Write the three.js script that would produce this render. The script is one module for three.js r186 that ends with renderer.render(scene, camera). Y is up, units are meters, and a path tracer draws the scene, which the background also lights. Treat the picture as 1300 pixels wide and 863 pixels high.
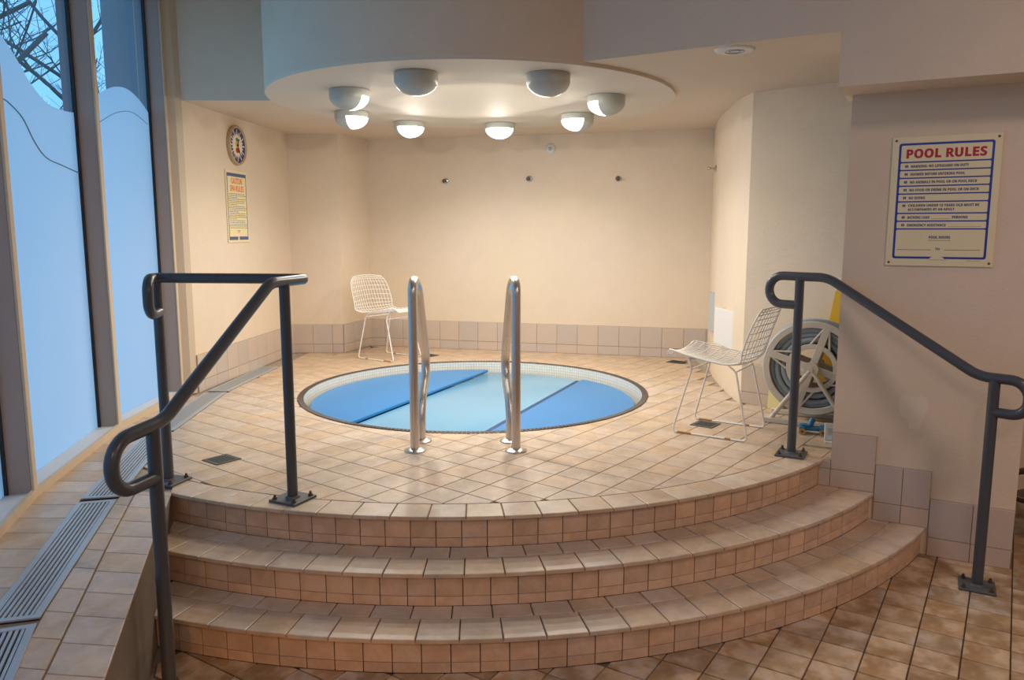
import * as THREE from 'three';
import { mergeGeometries, toCreasedNormals } from 'three/addons/utils/BufferGeometryUtils.js';
import { RoundedBoxGeometry } from 'three/addons/geometries/RoundedBoxGeometry.js';
import { RectAreaLightUniformsLib } from 'three/addons/lights/RectAreaLightUniformsLib.js';
RectAreaLightUniformsLib.init();

// ------------------------------------------------------------------ camera, sky, large lights, exposure
const scene = new THREE.Scene();
const camera = new THREE.PerspectiveCamera(47.31, 1300 / 863, 0.05, 200);
camera.position.set(0, 1.697, 0);
camera.rotation.set(THREE.MathUtils.degToRad(-8.01), 0, 0);
scene.add(camera);
const renderer = new THREE.WebGLRenderer({ antialias: true });
renderer.toneMapping = THREE.LinearToneMapping;
renderer.toneMappingExposure = 1.0;
renderer.shadowMap.enabled = true;
scene.background = new THREE.Color().setRGB(0.29, 0.83, 1.46);          // cold overcast dusk sky
const SPA_LAMP = { color: new THREE.Color().setRGB(1, 0.94, 0.83), intensity: 585 };
const ADDED_ROOM_LAMP = { color: new THREE.Color().setRGB(1, 0.765, 0.68), intensity: 34.0 };
const ADDED_AMBER_LAMP = { color: new THREE.Color().setRGB(1, 0.45, 0.1), intensity: 0.7 };

// ------------------------------------------------------------------ helpers
const PL = 0.447, RISE = 0.149, CE = 2.651, TOP = 3.5;
let seed = 12345;
const rnd = () => { seed = (seed * 1664525 + 1013904223) >>> 0; return seed / 4294967296; };
const rr = (a, b) => a + (b - a) * rnd();
const V2 = (x, y) => new THREE.Vector2(x, y), V3 = (x, y, z) => new THREE.Vector3(x, y, z);
const names = new Map();
function numbered(n) { const k = names.get(n) ?? 0; names.set(n, k + 1); return k ? `${n}_${String(k).padStart(3, '0')}` : n; }
function tag(o, label, category, group) { o.userData.label = label; if (category) o.userData.category = category; if (group) o.userData.group = group; return o; }
function mesh(name, geo, mat, parent) {
  const m = new THREE.Mesh(geo, mat); m.castShadow = m.receiveShadow = true;
  m.name = parent ? name : numbered(name); (parent ?? scene).add(m); return m;
}
function thing(name, label, category, pos = [0, 0, 0], turn = 0, group) {
  const o = new THREE.Group(); o.name = numbered(name); o.position.set(...pos); o.rotation.y = turn; scene.add(o);
  return tag(o, label, category, group);
}
function structure(name, label, geo, mat) {
  const o = geo ? mesh(name, geo, mat) : new THREE.Group();
  if (!geo) { o.name = numbered(name); scene.add(o); }
  o.userData.kind = 'structure'; o.userData.label = label; return o;
}
const clean = (g) => { const n = g.index ? g.toNonIndexed() : g; for (const k of Object.keys(n.attributes)) if (!['position', 'normal', 'uv'].includes(k)) n.deleteAttribute(k); return n; };
const merge = (list) => mergeGeometries(list.map(clean), false);
const box = (w, h, d, x = 0, y = 0, z = 0, r = 0) => (r ? new RoundedBoxGeometry(w, h, d, 2, r) : new THREE.BoxGeometry(w, h, d)).translate(x, y, z);
// a convex polygon in the xy plane raised along z with chamfered edges
function plate(poly, t, ch, uo = 0, vo = 0) {
  let cx = 0, cy = 0; for (const p of poly) { cx += p[0]; cy += p[1]; } cx /= poly.length; cy /= poly.length;
  const pos = [], uv = [], n = poly.length;
  const ring = (z, inset) => poly.map(([x, y]) => { const dx = cx - x, dy = cy - y, l = Math.hypot(dx, dy) || 1, k = Math.min(inset * 1.3 / l, 0.4); return [x + dx * k, y + dy * k, z]; });
  const a = ring(t, ch), b = ring(t - ch * 0.7, 0), c = ring(0, 0);
  const put = (...ps) => { for (const p of ps) { pos.push(...p); uv.push(p[0] + uo, p[1] + vo); } };
  for (let i = 1; i < n - 1; i++) put(a[0], a[i], a[i + 1]);
  for (let i = 0; i < n; i++) { const j = (i + 1) % n; put(b[i], b[j], a[j]); put(b[i], a[j], a[i]); put(c[i], c[j], b[j]); put(c[i], b[j], b[i]); }
  const g = new THREE.BufferGeometry();
  g.setAttribute('position', new THREE.Float32BufferAttribute(pos, 3)); g.setAttribute('uv', new THREE.Float32BufferAttribute(uv, 2));
  g.computeVertexNormals(); return g;
}
const area2 = (p) => { let s = 0; for (let i = 0; i < p.length; i++) { const a = p[i], b = p[(i + 1) % p.length]; s += a[0] * b[1] - a[1] * b[0]; } return s / 2; };
// floor plate from an xz polygon
function floorPlate(xz, y, t, ch, uo, vo) {
  let p = xz.map(([x, z]) => [x, -z]); if (area2(p) < 0) p = p.reverse();
  return plate(p, t, ch, uo, vo).rotateX(-Math.PI / 2).translate(0, y, 0);
}
// keep the part of polygon where (p - a) . n >= 0
function clip(poly, a, n) {
  const out = [], d = (p) => (p[0] - a[0]) * n[0] + (p[1] - a[1]) * n[1];
  for (let i = 0; i < poly.length; i++) {
    const p = poly[i], q = poly[(i + 1) % poly.length], dp = d(p), dq = d(q);
    if (dp >= 0) out.push(p);
    if ((dp >= 0) !== (dq >= 0)) { const t = dp / (dp - dq); out.push([p[0] + (q[0] - p[0]) * t, p[1] + (q[1] - p[1]) * t]); }
  }
  return out;
}
// xz outline extruded between two heights
function prism(xz, y0, y1, holes = []) {
  const s = new THREE.Shape(xz.map(([x, z]) => V2(x, -z)));
  for (const h of holes) s.holes.push(new THREE.Path(h.map(([x, z]) => V2(x, -z))));
  return new THREE.ExtrudeGeometry(s, { depth: y1 - y0, bevelEnabled: false, curveSegments: 1 }).rotateX(-Math.PI / 2).translate(0, y0, 0);
}
// a wall slab standing on the line a-b, its room face on that line, thickness going to the side given by sign
function wallSlab(a, b, th, y0, y1) {
  const dx = b[0] - a[0], dz = b[1] - a[1], l = Math.hypot(dx, dz), nx = -dz / l * th, nz = dx / l * th;
  return prism([a, b, [b[0] + nx, b[1] + nz], [a[0] + nx, a[1] + nz]], y0, y1);
}
// pipe along points with rounded corners
function pipe(pts, r, fillet = 0.06, radial = 14, caps = true) {
  const P = pts.map((p) => V3(...p.slice(0, 3))), path = new THREE.CurvePath(); let prev = P[0];
  for (let i = 1; i < P.length - 1; i++) {
    const f = pts[i][3] ?? fillet, u = P[i - 1].clone().sub(P[i]), w = P[i + 1].clone().sub(P[i]);
    const d = Math.min(f, u.length() * 0.499, w.length() * 0.499);
    const a = P[i].clone().add(u.setLength(d)), b = P[i].clone().add(w.setLength(d));
    if (prev.distanceTo(a) > 1e-4) path.add(new THREE.LineCurve3(prev, a));
    path.add(new THREE.CubicBezierCurve3(a, a.clone().lerp(P[i], 0.56), b.clone().lerp(P[i], 0.56), b)); prev = b;
  }
  path.add(new THREE.LineCurve3(prev, P[P.length - 1]));
  const pp = []; for (const c of path.curves) { const n = c.isLineCurve3 ? 1 : 7; for (let k = 0; k < n; k++) pp.push(c.getPoint(k / n)); } pp.push(P[P.length - 1].clone());
  return sweep(pp, r, radial, caps);
}
function sweep(pp, r, radial = 8, caps = true) {     // exact sweep through a list of points
  const n = pp.length, pos = [], nor = [], uv = [], idx = [], T = [];
  for (let i = 0; i < n; i++) { const t = V3(0, 0, 0); if (i) t.add(pp[i].clone().sub(pp[i - 1]).normalize()); if (i < n - 1) t.add(pp[i + 1].clone().sub(pp[i]).normalize()); T.push(t.normalize()); }
  let N = Math.abs(T[0].y) < 0.9 ? V3(0, 1, 0) : V3(1, 0, 0); let len = 0;
  for (let i = 0; i < n; i++) {
    N = N.clone().sub(T[i].clone().multiplyScalar(N.dot(T[i]))).normalize(); const B = T[i].clone().cross(N); if (i) len += pp[i].distanceTo(pp[i - 1]);
    for (let k = 0; k <= radial; k++) { const a = k / radial * Math.PI * 2, d = N.clone().multiplyScalar(Math.cos(a)).addScaledVector(B, Math.sin(a)); nor.push(d.x, d.y, d.z); pos.push(pp[i].x + d.x * r, pp[i].y + d.y * r, pp[i].z + d.z * r); uv.push(len, k / radial * r * 6.28); }
  }
  for (let i = 0; i < n - 1; i++) for (let k = 0; k < radial; k++) { const a = i * (radial + 1) + k, b = a + radial + 1; idx.push(a, a + 1, b, b, a + 1, b + 1); }
  if (caps) for (const [i, s] of [[0, -1], [n - 1, 1]]) {
    const base = pos.length / 3, c = pp[i].clone().addScaledVector(T[i], s * r * 0.35); pos.push(c.x, c.y, c.z); nor.push(T[i].x * s, T[i].y * s, T[i].z * s); uv.push(0, 0);
    for (let k = 0; k < radial; k++) { const a = i * (radial + 1) + k; s > 0 ? idx.push(base, a, a + 1) : idx.push(base, a + 1, a); }
  }
  const g = new THREE.BufferGeometry(); g.setIndex(idx);
  g.setAttribute('position', new THREE.Float32BufferAttribute(pos, 3)); g.setAttribute('normal', new THREE.Float32BufferAttribute(nor, 3)); g.setAttribute('uv', new THREE.Float32BufferAttribute(uv, 2));
  return g;
}
const spline = (pts, n) => new THREE.CatmullRomCurve3(pts.map((p) => V3(...p)), false, 'centripetal').getPoints(n);
const cyl = (r0, r1, h, seg, x = 0, y = 0, z = 0) => new THREE.CylinderGeometry(r0, r1, h, seg).translate(x, y, z);

// ------------------------------------------------------------------ procedural textures (periodic value noise)
function noiseTexture(size, sampler, srgb, repeat = 1) {
  const d = new Uint8Array(size * size * 4);
  for (let j = 0; j < size; j++) for (let i = 0; i < size; i++) { const c = sampler(i / size, j / size); for (let k = 0; k < 3; k++) d[(j * size + i) * 4 + k] = Math.max(0, Math.min(255, c[k] * 255)); d[(j * size + i) * 4 + 3] = 255; }
  const t = new THREE.DataTexture(d, size, size, THREE.RGBAFormat); t.wrapS = t.wrapT = THREE.RepeatWrapping; t.magFilter = THREE.LinearFilter; t.minFilter = THREE.LinearMipmapLinearFilter; t.generateMipmaps = true;
  if (srgb) t.colorSpace = THREE.SRGBColorSpace; t.repeat.set(repeat, repeat); t.needsUpdate = true; return t;
}
function lattice(n) { const a = new Float32Array(n * n); for (let i = 0; i < n * n; i++) a[i] = rnd(); return (u, v) => { const x = u * n, y = v * n, i = Math.floor(x), j = Math.floor(y), f = x - i, g = y - j, s = f * f * (3 - 2 * f), t = g * g * (3 - 2 * g); const q = (p, r) => a[((r % n + n) % n) * n + ((p % n + n) % n)]; return (q(i, j) * (1 - s) + q(i + 1, j) * s) * (1 - t) + (q(i, j + 1) * (1 - s) + q(i + 1, j + 1) * s) * t; }; }
const nA = lattice(6), nB = lattice(14), nC = lattice(31), nD = lattice(67), nE = lattice(150);
const mott = (u, v) => 0.3 * nA(u, v) + 0.26 * nB(u, v) + 0.2 * nC(u, v) + 0.14 * nD(u, v) + 0.1 * nE(u, v);
const tileTex = noiseTexture(512, (u, v) => { const m = mott(u + 0.05 * nB(u, v), v * 1), w = nB(v, u) * 0.5 + nC(v, u) * 0.5, k = 0.8 + 0.3 * m; return [k, k * (0.97 + 0.05 * (w - 0.5)), k * (0.93 + 0.16 * (w - 0.5))]; }, true, 1.0);
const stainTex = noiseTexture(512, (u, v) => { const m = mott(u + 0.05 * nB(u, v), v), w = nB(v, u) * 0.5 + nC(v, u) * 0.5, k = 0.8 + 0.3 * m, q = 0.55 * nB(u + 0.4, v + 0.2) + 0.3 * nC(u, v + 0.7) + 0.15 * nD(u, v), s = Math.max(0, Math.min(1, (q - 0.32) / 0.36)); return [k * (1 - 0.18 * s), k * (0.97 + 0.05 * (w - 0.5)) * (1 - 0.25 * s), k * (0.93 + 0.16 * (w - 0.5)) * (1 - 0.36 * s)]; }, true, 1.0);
const plasterBump = noiseTexture(512, (u, v) => { const k = 0.5 * nE(u, v) + 0.3 * nD(u, v) + 0.2 * nB(u, v); return [k, k, k]; }, false, 1.2);
const plasterTex = noiseTexture(512, (u, v) => { const k = 0.95 + 0.05 * mott(u, v); return [k, k, k * (0.985 + 0.03 * nA(v, u))]; }, true, 0.35);
const grainTex = noiseTexture(256, (u, v) => { const k = 0.85 + 0.15 * nE(u, v); return [k, k, k]; }, true, 4);
const smallGrid = noiseTexture(256, (u, v) => { const a = (u * 8) % 1, b = (v * 8) % 1, j = a < 0.07 || b < 0.07; const k = j ? 0.74 : 0.96 + 0.04 * nB(Math.floor(u * 8) / 8, Math.floor(v * 8) / 8); return [k, k, k * 0.98]; }, true, 5);

const lin = (r, g, b) => new THREE.Color().setRGB(r, g, b);
const std = (c, rough, o = {}) => new THREE.MeshStandardMaterial({ color: c, roughness: rough, ...o });
const M = {
  paint: std(lin(0.74, 0.605, 0.455), 0.72, { map: plasterTex, bumpMap: plasterBump, bumpScale: 0.0012 }),
  ceiling: std(lin(0.74, 0.605, 0.455), 0.8, { map: plasterTex, bumpMap: plasterBump, bumpScale: 0.001 }),
  disc: std(lin(0.76, 0.65, 0.51), 0.7, { map: plasterTex, bumpMap: plasterBump, bumpScale: 0.0006 }),
  grout: std(lin(0.2, 0.155, 0.115), 0.9, { map: grainTex }),
  groutLight: std(lin(0.4, 0.32, 0.245), 0.9, { map: grainTex }),
  wallGrout: std(lin(0.32, 0.24, 0.18), 0.9),
  white: std(lin(0.68, 0.665, 0.63), 0.4),
  wire: std(lin(0.82, 0.78, 0.72), 0.4),
  rust: std(lin(0.42, 0.2, 0.06), 0.9),
  rail: std(lin(0.06, 0.066, 0.076), 0.3),
  railPlate: std(lin(0.1, 0.11, 0.12), 0.5, { map: grainTex }),
  bolt: std(lin(0.12, 0.09, 0.07), 0.6, { metalness: 0.6 }),
  steel: std(lin(0.62, 0.57, 0.52), 0.3, { metalness: 1 }),
  chrome: std(lin(0.55, 0.52, 0.47), 0.2, { metalness: 1 }),
  darkMetal: std(lin(0.12, 0.1, 0.08), 0.5, { metalness: 0.5 }),
  alu: std(lin(0.5, 0.53, 0.56), 0.42, { metalness: 0.55 }),
  slot: std(lin(0.02, 0.02, 0.022), 0.8),
  mullion: std(lin(0.4, 0.3, 0.25), 0.55),
  trim: std(lin(0.6, 0.47, 0.33), 0.55),
  sill: std(lin(0.62, 0.62, 0.62), 0.5),
  gasket: std(lin(0.015, 0.017, 0.02), 0.6),
  exterior: std(lin(0.3, 0.33, 0.38), 0.8),
  bark: std(lin(0.1, 0.11, 0.11), 0.9),
  glass: new THREE.MeshPhysicalMaterial({ color: 0xffffff, roughness: 0.02, transmission: 1, thickness: 0, ior: 1.5 }),
  film: new THREE.MeshPhysicalMaterial({ color: lin(0.86, 0.92, 0.97), roughness: 1, transmission: 0.9, thickness: 0 }),
  filmLine: std(lin(0.12, 0.22, 0.28), 0.6),
  rimTile: std(lin(0.055, 0.045, 0.042), 0.35),
  tubTile: std(lin(0.82, 0.8, 0.75), 0.3, { map: smallGrid }),
  water: new THREE.MeshPhysicalMaterial({ color: lin(0.5, 0.62, 0.55), roughness: 0.03, transmission: 0.9, thickness: 0.3, ior: 1.33, attenuationColor: lin(0.45, 0.7, 0.6), attenuationDistance: 0.8 }),
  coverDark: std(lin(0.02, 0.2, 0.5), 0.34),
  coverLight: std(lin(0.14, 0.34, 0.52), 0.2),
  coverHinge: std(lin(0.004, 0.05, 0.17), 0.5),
  lampShell: std(lin(0.46, 0.46, 0.4), 0.35),
  lens: new THREE.MeshStandardMaterial({ color: lin(0.9, 0.9, 0.88), roughness: 0.5, emissive: lin(1, 0.98, 0.9), emissiveIntensity: 3.2 }),
  addedPanelGlow: new THREE.MeshStandardMaterial({ color: lin(0.9, 0.9, 0.9), emissive: lin(1, 0.9, 0.8), emissiveIntensity: 1.5 }),
  addedAmberGlow: new THREE.MeshStandardMaterial({ color: lin(0.9, 0.6, 0.3), emissive: lin(1, 0.45, 0.1), emissiveIntensity: 1.5 }),
  grayPanel: std(lin(0.42, 0.43, 0.43), 0.5),
  cream: std(lin(0.62, 0.56, 0.47), 0.5),
  hose: std(lin(0.27, 0.32, 0.35), 0.45),
  yellow: std(lin(0.78, 0.45, 0.02), 0.45),
  paleYellow: std(lin(0.76, 0.66, 0.3), 0.7),
  blue: std(lin(0.01, 0.13, 0.28), 0.4),
  brass: std(lin(0.45, 0.28, 0.08), 0.5),
  wood: std(lin(0.5, 0.3, 0.15), 0.7),
  darkWood: std(lin(0.06, 0.04, 0.025), 0.4),
  drain: std(lin(0.075, 0.08, 0.06), 0.6),
};
const tint = (c, n, dv, rough, o) => Array.from({ length: n }, () => { const k = 1 + rr(-dv, dv), w = rr(-0.05, 0.05); return std(lin(c[0] * k * (1 + w), c[1] * k, c[2] * k * (1 - 1.5 * w)), rough, { map: tileTex, ...o }); });
const MT = {
  deck: tint([0.59, 0.485, 0.395], 6, 0.045, 0.36),
  riser: tint([0.66, 0.495, 0.385], 4, 0.035, 0.4),
  base: tint([0.57, 0.455, 0.37], 4, 0.03, 0.35, { map: plasterTex }),
};
MT.nose = MT.ledge = MT.deck;                                            // one kind of tile all over
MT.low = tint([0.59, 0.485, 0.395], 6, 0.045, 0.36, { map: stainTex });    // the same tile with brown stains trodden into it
const pick = (a) => a[Math.floor(rnd() * a.length)];

// ------------------------------------------------------------------ plan of the room
const C1 = [-2.25, -7.94], C2 = [-1.74, -7.94], C3 = [-1.545, -8.475], C4 = [1.92, -7.56], C5 = [1.68, -5.58];
const W0 = [-2.446, -5.93];                                               // left wall, window end
const U = [0.879, 0.476];                                                 // along the pillar wall and the beam
const PA = [1.76, -4.146];                                                // pillar corner
const along = (p, d) => [p[0] + U[0] * d, p[1] + U[1] * d];
const facade = [[-2.53, -5.86], [-2.49, -4.80], [-2.26, -3.54], [-1.90, -2.35], [-1.58, -1.2], [-1.45, 0.2], [-1.45, 1.6]];
const knee = [[-1.651, -3.616], [-1.475, -3.034], [-1.151, -2.026], [-0.93, -1.3], [-0.8, -0.6], [-0.75, 0.4], [-0.75, 3.3]];
const wing = [C4, [1.835, -7.15], [1.745, -6.65], [1.69, -6.1], [1.67, -5.8], C5];
const SC = [-0.33, -6.12], NOSE = [2.84, 3.095, 3.345], LIP = 0.022;        // steps
const TC = [-0.298, -6.06], TR = 1.36;                                    // tub
const DC = [-0.29, -5.88], DR = 1.455;                                    // drum and disc
const onStep = (r, th) => [SC[0] + r * Math.sin(th), SC[1] + r * Math.cos(th)];
const circle = (c, r, n, a0 = 0, a1 = Math.PI * 2) => Array.from({ length: n }, (_, i) => { const a = a0 + (a1 - a0) * i / n; return [c[0] + r * Math.sin(a), c[1] + r * Math.cos(a)]; });
// half planes that bound the stairs
const kneeN = [0.957, -0.289], pillN = [-U[1], U[0]];                     // point into the stairs
function limit(r, side) {                                                 // angle where a step of radius r meets the knee wall (-1) or the pillar (1)
  let lo = 0, hi = side * 1.2;
  const inside = (t) => { const p = onStep(r, t); return side < 0 ? (p[0] - knee[0][0]) * kneeN[0] + (p[1] - knee[0][1]) * kneeN[1] > 0 : (p[0] - PA[0]) * pillN[0] + (p[1] - PA[1]) * pillN[1] > 0; };
  for (let i = 0; i < 40; i++) { const m = (lo + hi) / 2; inside(m) ? lo = m : hi = m; } return lo;
}

// ------------------------------------------------------------------ shell of the room
const floor = structure('floor', 'brown ceramic tiled floor at the foot of the curved steps', prism([[-2.7, 3.6], [6.2, 3.6], [6.2, -6.4], [-2.7, -6.4]], -0.2, -0.009), M.grout);
const backY = (pts) => pts;
structure('wall_back', 'cream plaster wall behind the hot tub with a square column', prism([[-2.5, C1[1]], C1, C2, C3, C4, [2.4, -7.43], [2.4, -8.9], [-2.5, -8.9]], 0, CE + 0.1), M.paint);
structure('wall_left', 'cream plaster wall carrying the clock and the notice', prism([[C1[0] + 0.0, C1[1]], W0, [-2.53, -5.93], [-2.72, -5.93], [-2.72, -7.94]], 0, CE + 0.1), M.paint);
structure('wall_right', 'curved cream plaster wall turning into a flat recess beside the hose reel', prism([...wing, [2.118, -5.205], [2.75, -4.665], [3.2, -4.6], [3.2, -8.2], [2.0, -8.2]], 0, CE + 0.1), M.paint);
{
  const p0 = PA, p1 = along(PA, 0.868), n = [-pillN[0], -pillN[1]], th = 0.26;
  structure('wall_pillar', 'cream plaster wall end carrying the pool rules sign', merge([
    prism([p0, p1, [p1[0] + n[0] * th, p1[1] + n[1] * th], [p0[0] + n[0] * th, p0[1] + n[1] * th]], 0, CE),
    prism([along(PA, -0.09), p0, [p0[0] + n[0] * th, p0[1] + n[1] * th], [along(PA, -0.09)[0] + n[0] * th, along(PA, -0.09)[1] + n[1] * th]], 0, PL - 0.012)]), M.paint);
  const sh = new THREE.Shape([[-0.03, 0.09], [0.02, 0.075], [0.045, 0.088], [0.075, 0.07], [0.08, 0.02], [0.06, -0.03], [0.05, -0.085], [0.0, -0.09], [-0.012, -0.04], [-0.045, -0.02], [-0.062, 0.03], [-0.05, 0.075]].map((p) => V2(...p)));
  const f = mesh('filler_patch', new THREE.ExtrudeGeometry(sh, { depth: 0.0008, bevelEnabled: false }), std(lin(0.8, 0.69, 0.55), 0.8, { map: plasterTex }), scene.getObjectByName('wall_pillar'));
  const c = along(PA, 0.37); f.position.set(c[0] + pillN[0] * 0.0002, 0.76, c[1] + pillN[1] * 0.0002); f.rotation.y = -Math.atan2(U[1], U[0]);
}
// ceiling above the tub: one thick slab whose front follows the flat soffit, the drum and the slanted soffit
{
  const a0 = -Math.PI / 2 - Math.asin((DC[1] - -5.93) / DR) * -1, arc = [];
  const s0 = [0.442, -4.532];
  const aL = Math.atan2(-Math.sqrt(DR * DR - 0.05 * 0.05), -0.05), aR = Math.atan2(s0[0] - DC[0], s0[1] - DC[1]);
  for (let i = 0; i <= 48; i++) { const a = aL + (aR - aL) * i / 48; arc.push([DC[0] + DR * Math.sin(a), DC[1] + DR * Math.cos(a)]); }
  const s1 = along(s0, 1.305);
  const geo = prism([[-2.75, -5.93], ...arc, s1, along(s1, 0.03).map((v, i) => v + [0.476, -0.879][i] * 0.24), [3.3, -4.2], [3.3, -8.7], [-2.75, -8.7]], CE, TOP + 0.1);
  structure('ceiling', 'cream ceiling and curved drum soffit over the hot tub', toCreasedNormals(geo, 0.5), M.ceiling);
  structure('beam', 'grey-shaded plaster beam above the pool rules sign', prism([along(s1, 0.0), along(s1, 3.6), along(s1, 3.6).map((v, i) => v + [0.476, -0.879][i] * 0.5), s1.map((v, i) => v + [0.476, -0.879][i] * 0.5)], 2.39, TOP + 0.1), M.ceiling);
}
{
  const d = tag(mesh('ceiling_disc', new THREE.CylinderGeometry(DR, DR, 0.022, 96).translate(DC[0], CE - 0.011, DC[1]), M.disc), 'round cream ceiling disc carrying the ring of lamps');
  d.userData.kind = 'structure';
}
structure('ceiling_hall', 'plain ceiling of the hall in front of the steps', box(9.2, 0.15, 10.6, 1.75, TOP + 0.075, -1.5), M.ceiling);
structure('wall_hall', 'cream walls closing the hall around the steps', merge([box(9.2, TOP, 0.2, 1.75, TOP / 2, 3.5), box(0.2, TOP, 10.2, 6.1, TOP / 2, -1.6), box(3.4, TOP, 0.2, 4.5, TOP / 2, -6.3), box(0.2, TOP, 2.0, -1.7, TOP / 2, 2.5), box(0.2, TOP, 1.9, 3.1, TOP / 2, -5.45)]), M.paint);
structure('wall_outside', 'plain outer wall above the tub alcove', merge([box(0.16, TOP - CE + 0.1, 2.9, -2.67, (TOP + CE) / 2, -7.36)]), M.paint);

// platform with the tub hole
const thL = limit(NOSE[0] - LIP, -1), thR = limit(NOSE[0] - LIP, 1);
{
  const arc = []; for (let i = 0; i <= 60; i++) arc.push(onStep(NOSE[0] - LIP - 0.009, thL + (thR - thL) * i / 60));
  const out = [...knee.slice().reverse(), ...arc, [1.78, -4.2], [2.2, -4.3], [2.5, -4.75], [2.05, -5.2], [1.75, -5.5], [1.8, -7.5], [-1.5, -8.4], [-1.7, -7.9], [-2.2, -7.9], ...facade.map(([x, z]) => [x - 0.13, z]), [-1.58, 3.3]];
  var platform = structure('floor_platform', 'raised deck of pale ceramic tiles around the hot tub', prism(out, 0, PL - 0.009, [circle(TC, TR - 0.002, 96)]), M.groutLight);
}
// painted face of the low wall under the window ledge
{
  const g = []; for (let i = 0; i < knee.length - 1; i++) g.push(wallSlab(knee[i + 1], knee[i], -0.016, 0, PL - 0.009));
  structure('wall_knee', 'low cream plaster wall under the window ledge', merge(g), M.paint);
}

// ------------------------------------------------------------------ deck tiles, laid diagonally
const tileParts = (parent, list, mats) => { list.forEach((t, i) => { const m = mesh('tile', t.geo, pick(mats), parent); if (t.at) m.position.set(...t.at); }); };
function grid(pitch, angle, origin, x0, x1, z0, z1) {
  const c = Math.cos(angle), s = Math.sin(angle), out = [];
  for (let i = -60; i <= 60; i++) for (let j = -60; j <= 60; j++) { const x = origin[0] + pitch * (i * c - j * s), z = origin[1] + pitch * (i * s + j * c); if (x > x0 && x < x1 && z > z0 && z < z1) out.push([x, z]); }
  return out;
}
const squarePoly = (side, angle) => [[-1, -1], [1, -1], [1, 1], [-1, 1]].map(([a, b]) => [side / 2 * (a * Math.cos(angle) - b * Math.sin(angle)), side / 2 * (a * Math.sin(angle) + b * Math.cos(angle))]);
const segDist = (p, a, b) => { const dx = b[0] - a[0], dz = b[1] - a[1], t = Math.max(0, Math.min(1, ((p[0] - a[0]) * dx + (p[1] - a[1]) * dz) / (dx * dx + dz * dz))); return Math.hypot(p[0] - a[0] - dx * t, p[1] - a[1] - dz * t); };
const grilleLine = [[-1.18, -1.25], [-1.61, -2.33], [-1.94, -3.50], [-2.215, -4.74], [-2.31, -5.955], [-2.24, -7.12]];
const onLine = (line, z) => { let i = 0; while (i < line.length - 2 && (line[0][1] > line[line.length - 1][1] ? z < line[i + 1][1] : z > line[i + 1][1])) i++; const [a, b] = [line[i], line[i + 1]]; return a[0] + (b[0] - a[0]) * (z - a[1]) / (b[1] - a[1]); };
const GW = 0.165;
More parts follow.
